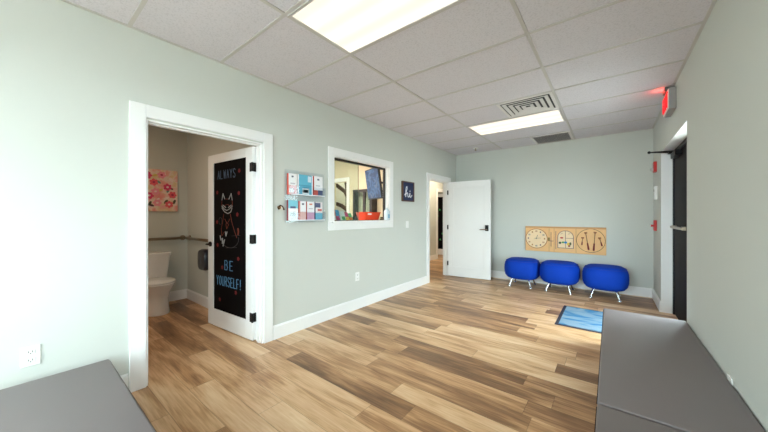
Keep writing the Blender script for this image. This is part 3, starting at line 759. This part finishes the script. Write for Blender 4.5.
# ------------------------------------------------------------------ restroom
# toilet, facing +x
tx, ty = XB+.02, 1.13
r = root('toilet', (tx+.4, ty, 0), 'white porcelain toilet against the restroom wall', 'toilet')
bm = nb()
prof = [(0, .155, .125, 4.40), (.02, .16, .128, 4.40), (.10, .15, .115, 4.44), (.20, .15, .112, 4.46), (.27, .175, .135, 4.44), (.33, .215, .168, 4.41), (.375, .235, .185, 4.395)]
def oval(cx, a, b, z, n=36): return [(cx+a*math.cos(2*PI*i/n)*(1 if math.cos(2*PI*i/n) > 0 else .85), ty+b*math.sin(2*PI*i/n), z) for i in range(n)]
BX = -4.62
rings(bm, [oval(BX+.02 if z < .25 else BX, a*1.05, b, z) for z, a, b, _ in prof])
box(bm, XB+.06, BX-.05, ty-.10, ty+.10, 0, .36, .02, 3)
obj('bowl', bm, PORC, r, smooth='auto')
bm = nb(); rings(bm, [oval(BX-.005, .245, .19, .377), oval(BX-.005, .25, .195, .387), oval(BX-.005, .246, .19, .396)])
obj('seat', bm, PORC, r, smooth='auto')
bm = nb(); rings(bm, [oval(BX-.01, .245, .188, .399), oval(BX-.01, .25, .193, .410), oval(BX-.01, .235, .178, .420)]); box(bm, BX-.26, BX-.2, ty-.09, ty+.09, .385, .415, .006, 2)
obj('lid', bm, PORC, r, smooth='auto')
bm = nb()
def trect(z, hx, hy, cx): return superring(cx, ty, z, hx, hy, 7, 40)
rings(bm, [trect(.36, .085, .175, XB+.115), trect(.42, .092, .19, XB+.115), trect(.70, .10, .225, XB+.115)])
obj('tank', bm, PORC, r, smooth='auto')
bm = nb(); rings(bm, [trect(.70, .105, .232, XB+.115), trect(.735, .108, .236, XB+.115), trect(.745, .10, .226, XB+.115)]); obj('tank_lid', bm, PORC, r, smooth='auto')
bm = nb(); cyl(bm, (XB+.21, ty-.16, .64), (XB+.235, ty-.16, .64), .012); tube(bm, [(XB+.235, ty-.16, .64), (XB+.24, ty-.09, .635)], .006); obj('flush_handle', bm, CHROME, r, smooth='auto')
# floral painting
y0, y1 = .885, 1.485; z0, z1 = 1.318, 1.915
r = root('painting', (XB, (y0+y1)/2, z0), 'pink and orange floral canvas on the restroom wall', 'painting')
obj('canvas', box(nb(), XB, XB+.03, y0, y1, z0, z1, .002, 1), ramp_noise_mat('floral_ground', ((.3, (232, 130, 130)), (.43, (240, 176, 160)), (.5, (240, 216, 206)), (.57, (232, 206, 160)), (.7, (240, 160, 170))), 7, .6), r)
rnd = random.Random(4)
PC = {'rosy': (224, 66, 112), 'coral': (236, 96, 110), 'pink': (242, 150, 168), 'leaf': (86, 78, 58), 'teal': (96, 142, 126), 'pale': (246, 222, 216), 'mustard': (222, 190, 110), 'plum': (92, 58, 78)}
def petal(bm, y, z, ry, rz, a, off):
    n = 10; pts = [(y+ry*math.cos(2*PI*i/n)*math.cos(a)-rz*math.sin(2*PI*i/n)*math.sin(a), z+ry*math.cos(2*PI*i/n)*math.sin(a)+rz*math.sin(2*PI*i/n)*math.cos(a)) for i in range(n)]
    prism(bm, pts, lambda u, v: (XB+off, u, v), lambda u, v: (XB+.0295, u, v))
off = .0302
for k in range(34):
    bm = nb(); off += .00003; petal(bm, y0+.04+rnd.random()*.52, z0+.04+rnd.random()*.52, .036, .016, rnd.random()*3, off)
    obj('leaf', bm, mat('paint_'+('leaf', 'teal', 'pale', 'mustard', 'plum', 'pale')[k % 6], PC[('leaf', 'teal', 'pale', 'mustard', 'plum', 'pale')[k % 6]], .6), r)
for k0, (cyy, czz) in enumerate(((1.13, 1.82), (1.24, 1.44), (1.42, 1.56), (1.15, 1.54), (1.29, 1.84), (1.0, 1.5), (1.07, 1.67), (1.22, 1.60), (1.2, 1.73), (1.36, 1.67), (1.07, 1.40), (1.38, 1.42), (.97, 1.8))):
    c = ('rosy', 'pink', 'coral')[k0 % 3]; off += .00005; bm = nb()
    for k in range(6):
        t = k*PI/3+k0; petal(bm, cyy+.026*math.cos(t), czz+.026*math.sin(t), .028, .020, t, off+k*.00003)
    f = obj('flower', bm, mat('paint_'+c, PC[c], .6), r)
    bm = nb(); petal(bm, cyy, czz, .016, .014, 0, off+.0006); obj('flower_centre', bm, mat('paint_pale', PC['pale'], .6) if k0 % 2 else mat('paint_deep', (180, 40, 80), .6), f)
# grab bars
def grab(p0, p1, n, label):
    p0, p1, n = Vector(p0), Vector(p1), Vector(n)
    r = root('grab_bar', (p0+p1)/2, label, 'grab bar')
    a, b = p0+n*.055, p1+n*.055; d = (b-a).normalized()
    bm = nb(); tube(bm, [p0+n*.01, p0+n*.04+d*.005, a+d*.03, b-d*.03, p1+n*.04-d*.005, p1+n*.01], .020, 12)
    obj('rail', bm, STEEL, r, smooth=True)
    for p in (p0, p1):
        bm = nb(); cyl(bm, p, p+n*.012, .038, seg=20); obj('flange', bm, STEEL, r, smooth='auto')
grab((XB, .55, .925), (XB, 1.555, .925), (1, 0, 0), 'steel grab bar on the wall behind the toilet')
grab((XB+.12, 1.62, .925), (XB+1.15, 1.62, .925), (0, -1, 0), 'steel grab bar on the side wall above the dark dispenser')
# dark dispenser
xc, zc = -4.255, .67
r = root('paper_dispenser', (xc, 1.58, zc-.15), 'dark navy paper dispenser on the restroom side wall', 'dispenser')
bm = nb()
def vring(y, a, b): return [(p[0], y, p[1]) for p in [(xc+a*math.copysign(abs(math.cos(t))**.6, math.cos(t)), zc+b*math.copysign(abs(math.sin(t))**.6, math.sin(t))) for t in [2*PI*i/32 for i in range(32)]]]
rings(bm, [vring(1.619, .125, .137), vring(1.54, .13, .142), vring(1.51, .118, .13), vring(1.505, .10, .11)])
obj('dispenser_body', bm, mat('navy_plastic', (28, 30, 44), .3), r, smooth='auto')
obj('window_strip', box(nb(), xc-.012, xc+.012, 1.5025, 1.5052, zc-.05, zc+.05, .001, 1), mat('smoke_grey', (112, 118, 132), .2), r)

# ------------------------------------------------------------------ busy board
bx0, bx1, bz0, bz1 = -1.267, -.048, .60, 1.06; by = YF-.035
MAPLE = mat('maple_board', (232, 182, 122), .5, noise=(5, .10)); MAPLE2 = mat('light_maple', (236, 208, 166), .5, noise=(8, .05))
GROOVE = mat('groove_brown', (128, 92, 58), .7)
r = root('activity_board', ((bx0+bx1)/2, YF-.02, bz0), 'long wooden wall toy with a clock, window maze and mallets', 'wall toy')
obj('board', box(nb(), bx0, bx1, by, YF, bz0, bz1, .004, 2), MAPLE, r)
obj('edge_rail', box(nb(), bx0, bx1, by-.008, by+.001, bz1-.03, bz1, .003, 1), mat('rail_maple', (206, 150, 96), .5), r)
for x in (-.872, -.793, -.463): obj('panel_joint', box(nb(), x-.002, x+.002, by-.0015, by, bz0+.01, bz1-.03), GROOVE, r)
zc = .835
def BP(x, z, o=0): return (x, by-o, z)
cxk = -1.078
bm = nb(); cyl(bm, (cxk, by, zc), (cxk, by-.010, zc), .178, seg=48); dial = obj('clock_dial', bm, MAPLE2, r, smooth='auto')
bm = nb(); ring_pts = [BP(cxk+.178*math.cos(2*PI*i/48), zc+.178*math.sin(2*PI*i/48), .008) for i in range(49)]; tube(bm, ring_pts, .006, 6, False); obj('clock_rim', bm, mat('rim_brown', (176, 112, 66), .5), r)
dcol = [(150, 60, 50), (110, 90, 110), (80, 90, 120), (170, 110, 60)]
for c4 in range(4):
    for k in range(c4, 12, 4):
        bm = nb(); t = PI/2-k*PI/6; x, z = cxk+.135*math.cos(t), zc+.135*math.sin(t)
        if k % 2: box(bm, x-.010, x+.010, by-.0125, by-.010, z-.013, z+.013)
        else: box(bm, x-.014, x-.006, by-.0125, by-.010, z-.014, z+.014); box(bm, x+.003, x+.013, by-.0125, by-.010, z-.014, z+.014)
        obj('hour_mark', bm, mat('hour_%d' % c4, dcol[c4], .5), dial)
bm = nb(); tube(bm, [BP(cxk, zc, .013), BP(cxk+.02, zc+.06, .013)], .004, 6); tube(bm, [BP(cxk-.03, zc, .015), BP(cxk+.07, zc+.01, .015)], .003, 6); ball(bm, BP(cxk, zc, .014), .010)
obj('clock_hands', bm, mat('hand_grey', (130, 120, 116), .5), dial)
bm = nb(); box(bm, -.885, -.862, by-.03, by, .80, .86, .004, 1); obj('turn_knob', bm, mat('knob_olive', (130, 112, 50), .5), r)
for p, q in (((-.84, .70), (-.84, .96)), ((-.765, .66), (-.765, .98)), ((-.862, .80), (-.80, .80))): obj('slider_rod', tube(nb(), [BP(*p, .012), BP(*q, .012)], .0045, 6, False), mat('rod_mauve', (142, 96, 92), .4), r)
# arched window maze
xa, xb, zl, zh = -.735, -.50, .685, .99
arch = [(xa, zl), (xa, .86)]+[((xa+xb)/2-(xb-xa)/2*math.cos(t), .88+(zh-.88)*math.sin(t)) for t in [PI*i/16 for i in range(17)]]+[(xb, .86), (xb, zl), (xa, zl)]
bm = nb(); prism(bm, arch[:-1], lambda u, v: (u, by-.003, v), lambda u, v: (u, by+.001, v)); win = obj('maze_window', bm, MAPLE2, r)
bm = nb(); tube(bm, [BP(x, z, .004) for x, z in arch], .005, 6); tube(bm, [BP((xa+xb)/2, zl, .004), BP((xa+xb)/2, zh, .004)], .004, 6); tube(bm, [BP((xa+xb)/2, .86, .004), BP(xb, .86, .004)], .004, 6)
tube(bm, [BP(-.69, .93, .004), BP(-.66, .95, .004)], .003, 6); tube(bm, [BP(-.58, .93, .004), BP(-.55, .945, .004)], .003, 6)
obj('window_bars', bm, mat('bar_mauve', (140, 104, 110), .5), win)
xm = (xa+xb)/2
for (x, z, w, h, c) in ((-.675, .865, .05, .028, (190, 40, 36)), (-.70, .775, .04, .04, (40, 60, 40)), (-.655, .785, .04, .03, (60, 140, 70)), (-.615, .785, .045, .04, (40, 130, 190)), (-.575, .76, .04, .045, (230, 190, 50)), (-.545, .765, .03, .055, (90, 80, 30)), (-.562, .725, .035, .03, (160, 50, 36))):
    bm = nb(); cyl(bm, BP(x, z, .003), BP(x, z, .016), w/2, seg=14); bmesh.ops.scale(bm, vec=(1, 1, h/w), space=Matrix.Translation((-x, 0, -z)), verts=bm.verts)
    obj('sliding_piece', bm, mat('piece_%d_%d' % (int(-x*1000), int(z*1000)), c, .4), r, smooth='auto')
# mallet dial
cx3 = -.258
bm = nb(); tube(bm, [BP(cx3+.198*math.cos(2*PI*i/48), zc+.198*math.sin(2*PI*i/48), .001) for i in range(49)], .004, 6, False); obj('ring_groove', bm, GROOVE, r)
for (xt, zt_, xb_, zb2, ln) in ((-.325, .965, -.285, .69, 1), (-.195, .975, -.215, .68, 1), (-.368, .88, -.378, .765, 0), (-.135, .885, -.105, .765, 0)):
    
    bm = nb(); tube(bm, [BP(xt, zt_, .014), BP(xb_, zb2, .014)], .0045, 8); rod = obj('mallet_rod', bm, mat('rod_brown', (140, 92, 62), .5), r, smooth=True)
    bm = nb(); cyl(bm, BP(xt-.02, zt_, .014), BP(xt+.02, zt_, .014), .011, seg=12); ball(bm, BP(xt, zt_-.012, .014), .012)
    obj('mallet_head', bm, mat('head_brown', (166, 100, 64), .5), rod, smooth='auto')
    v0 = Vector(BP(xt, zt_, .016)); v1 = Vector(BP(xb_, zb2, .016)); f0 = .62 if ln else .55
    bm = nb(); cyl(bm, v0.lerp(v1, f0), v1, .010 if ln else .007, .014 if ln else .011, seg=12); ball(bm, v1, .014 if ln else .012)
    obj('mallet_grip', bm, mat('grip_red', (132, 34, 28), .4), rod, smooth='auto')

# ------------------------------------------------------------------ blue stools
def stool(cx, cy, label, first=None):
    if first is not None:
        c = copy_tree(first, (cx, cy, 0)); c['label'] = label; return c
    r = root('stool', (cx, cy, 0), label, 'stool', 'blue stools along the end wall')
    bm = nb(); prof = [(.125, .13), (.13, .20), (.15, .25), (.19, .283), (.25, .298), (.31, .301), (.37, .298), (.42, .285), (.455, .26), (.475, .225), (.485, .15), (.488, .06)]
    rings(bm, [superring(cx, cy, z, a*.965, a*.95, 2.7, 48) for z, a in prof]); cu = obj('cushion', bm, BLUE, r, smooth=True)
    bm = nb(); rings(bm, [superring(cx, cy, z, a, a*.97, 2.7, 48) for z, a in ((.443, .2606), (.447, .2645), (.451, .262), (.447, .2585))], False); obj('piping', bm, mat('blue_piping', (8, 40, 150), .6), cu, smooth=True)
    for sx in (-1, 1):
        for sy in (-1, 1):
            bm = nb(); a = (cx+sx*.13, cy+sy*.14, .14); b = (cx+sx*.172, cy+sy*.195, .015)
            cyl(bm, a, b, .016, .012, 14); leg = obj('leg', bm, CHROME, r, smooth='auto')
            bm = nb(); cyl(bm, (b[0], b[1], 0), (b[0], b[1], .014), .026, .020, 18); obj('foot', bm, CHROME, leg, smooth='auto')
    return r
s0 = stool(-1.255, 5.68, 'blue stool with chrome legs nearest the open white door')
stool(-.672, 5.66, 'blue stool with chrome legs in the middle of the row of three', s0)
stool(-.062, 5.64, 'blue stool with chrome legs nearest the exit door', s0)

# ------------------------------------------------------------------ floor mat
def carpet_mat():
    m = bpy.data.materials.new('blue_mat_pile'); m.use_nodes = True; nt = m.node_tree; b = nt.nodes['Principled BSDF']
    tc = nt.nodes.new('ShaderNodeTexCoord'); w = nt.nodes.new('ShaderNodeTexNoise'); w.inputs['Scale'].default_value = 2.6; w.inputs['Detail'].default_value = 2; w.inputs['Distortion'].default_value = 1.2
    mp = nt.nodes.new('ShaderNodeMapping'); mp.inputs['Scale'].default_value = (1, 2.2, 1); nt.links.new(tc.outputs['Object'], mp.inputs[0]); nt.links.new(mp.outputs[0], w.inputs['Vector'])
    cr = nt.nodes.new('ShaderNodeValToRGB'); e = cr.color_ramp.elements; e[0].position = .40; e[0].color = rgba((128, 156, 178)); e[1].position = .60; e[1].color = rgba((48, 118, 166))
    k = e.new(.5); k.color = rgba((112, 148, 176)); nt.links.new(w.outputs['Fac'], cr.inputs[0])
    n = nt.nodes.new('ShaderNodeTexNoise'); n.inputs['Scale'].default_value = 120; nt.links.new(tc.outputs['Object'], n.inputs['Vector'])
    mx = nt.nodes.new('ShaderNodeMix'); mx.data_type = 'RGBA'; mx.blend_type = 'MULTIPLY'; mx.inputs[0].default_value = .35
    nt.links.new(cr.outputs[0], mx.inputs[6]); nt.links.new(n.outputs['Color'], mx.inputs[7]); nt.links.new(mx.outputs[2], b.inputs['Base Color']); b.inputs['Roughness'].default_value = .95
    return m
mx0, mx1, my0, my1 = -.505, .44, 3.84, 4.72
r = root('door_mat', ((mx0+mx1)/2, (my0+my1)/2, 0), 'blue door mat with a dark border on the floor by the exit', 'mat')
bm = nb()
def mk(a, b, c, d): box(bm, a, b, c, d, 0, .006, .002, 1)
frame4(bm, mk, mx0, mx1, my0, my1, .035); obj('border', bm, mat('rubber_border', (48, 50, 66), .7), r)
obj('pile', box(nb(), mx0+.035, mx1-.035, my0+.035, my1-.035, 0, .010, .002, 1), carpet_mat(), r)

# ------------------------------------------------------------------ benches
def bench(cx, cy, L, W, along, label, h=.346):
    r = root('bench', (cx, cy, 0), label, 'bench', None)
    hx, hy = (L/2, W/2) if along == 'x' else (W/2, L/2)
    bm = nb(); box(bm, cx-hx, cx+hx, cy-hy, cy+hy, .21, h, .010, 4); cu = obj('cushion', bm, VINYL, r, smooth='auto')
    bm = nb()
    for z in (.325,):
        pts = superring(cx, cy, z, hx+.001, hy+.001, 60, 64)
    x0, x1, y0, y1 = cx-hx-.001, cx+hx+.001, cy-hy-.001, cy+hy+.001
    for p, q in (((x0+.012, y0), (x1-.012, y0)), ((x1, y0+.012), (x1, y1-.012)), ((x1-.012, y1), (x0+.012, y1)), ((x0, y1-.012), (x0, y0+.012))):
        tube(bm, [(*p, .331), (*q, .331)], .0030, 6)
    obj('welt_seam', bm, SEAM, cu)
    obj('apron', box(nb(), cx-hx+.02, cx+hx-.02, cy-hy+.02, cy+hy-.02, .09, .21), mat('bench_grey_base', (96, 92, 92), .5), r)
    for sx in (-1, 1):
        for sy in (-1, 1):
            x, y = cx+sx*(hx-.06), cy+sy*(hy-.06); obj('leg', cyl(nb(), (x, y, 0), (x, y, .09), .022, .028, 16), BLACKM, r, smooth='auto')
    return r
bench(.2345, 2.663, 1.825, .567, 'y', 'long grey vinyl bench by the right wall reaching the exit door')
bench(.2345, .824, 1.825, .567, 'y', 'grey vinyl bench nearest the viewpoint along the right wall')
bench(-1.545, .082, 1.93, .57, 'x', 'grey vinyl bench against the left wall before the restroom door')

# ------------------------------------------------------------------ lights
w = bpy.data.worlds.new('sky'); bpy.context.scene.world = w; w.use_nodes = True
w.node_tree.nodes['Background'].inputs[0].default_value = (.90, .92, .99, 1); w.node_tree.nodes['Background'].inputs[1].default_value = 12.8
def area(name, loc, rot, sx, sy, e=0, col=(1, 1, 1), portal=False):
    l = bpy.data.lights.new(name, 'AREA'); l.shape = 'RECTANGLE'; l.size = sx; l.size_y = sy; l.energy = e; l.color = col
    if portal: l.cycles.is_portal = True
    o = bpy.data.objects.new(name, l); C.objects.link(o); o.location = loc; o.rotation_euler = rot
    return o
area('window_portal_right', (.76, -1.12, 1.5), (0, PI/2, 0), 1.2, 1.35, portal=True)
area('window_portal_near', (-1.2, YN-.14, 1.45), (PI/2, 0, 0), 2.2, 1.5, portal=True)
area('door_portal', (.76, 3.95, 1.05), (0, PI/2, 0), 1.95, .65, portal=True)
area('reception_lamp', (-4.1, 3.0, ZC-.03), (0, 0, 0), 1.2, .6, 34, (1, .90, .76))
area('hall_lamp', (-3.4, 7.0, ZC-.03), (0, 0, 0), .6, 1.2, 13, (1, .84, .62))
area('restroom_fill', (-3.9, .3, ZC-.03), (0, 0, 0), .5, .3, 4.5, (1, .72, .48))  # added weak warm fill; the restroom has no lamp of its own
area('side_room_lamp', (-4.8, 8.2, ZC-.03), (0, 0, 0), .6, .6, 6, (1, .84, .62))
area('closet_lamp', (-4.8, 5.3, ZC-.03), (0, 0, 0), .5, .5, 8, (1, .85, .65))
l = bpy.data.lights.new('exit_sign_led', 'POINT'); l.energy = .22; l.color = (1, .08, .06); l.shadow_soft_size = .02
o = bpy.data.objects.new('exit_sign_led', l); C.objects.link(o); o.location = (XR-.10, 4.25, ZC-.035)

# ------------------------------------------------------------------ camera
cam = bpy.data.cameras.new('camera'); cam.sensor_width = 36; cam.sensor_fit = 'HORIZONTAL'; cam.lens = 36*F/768; cam.clip_start = .02
co = bpy.data.objects.new('camera', cam); C.objects.link(co); co.location = (0, 0, EYE); co.rotation_euler = (PI/2, 0, TH)
sc = bpy.context.scene; sc.camera = co
sc.view_settings.view_transform = 'Standard'; sc.view_settings.look = 'None'; sc.view_settings.exposure = 1.22; sc.view_settings.gamma = 1
try: sc.view_settings.use_curve_mapping = False
except Exception: pass
sc.cycles.use_denoising = True
sc.cycles.max_bounces = 10; sc.cycles.diffuse_bounces = 6; sc.cycles.transparent_max_bounces = 12
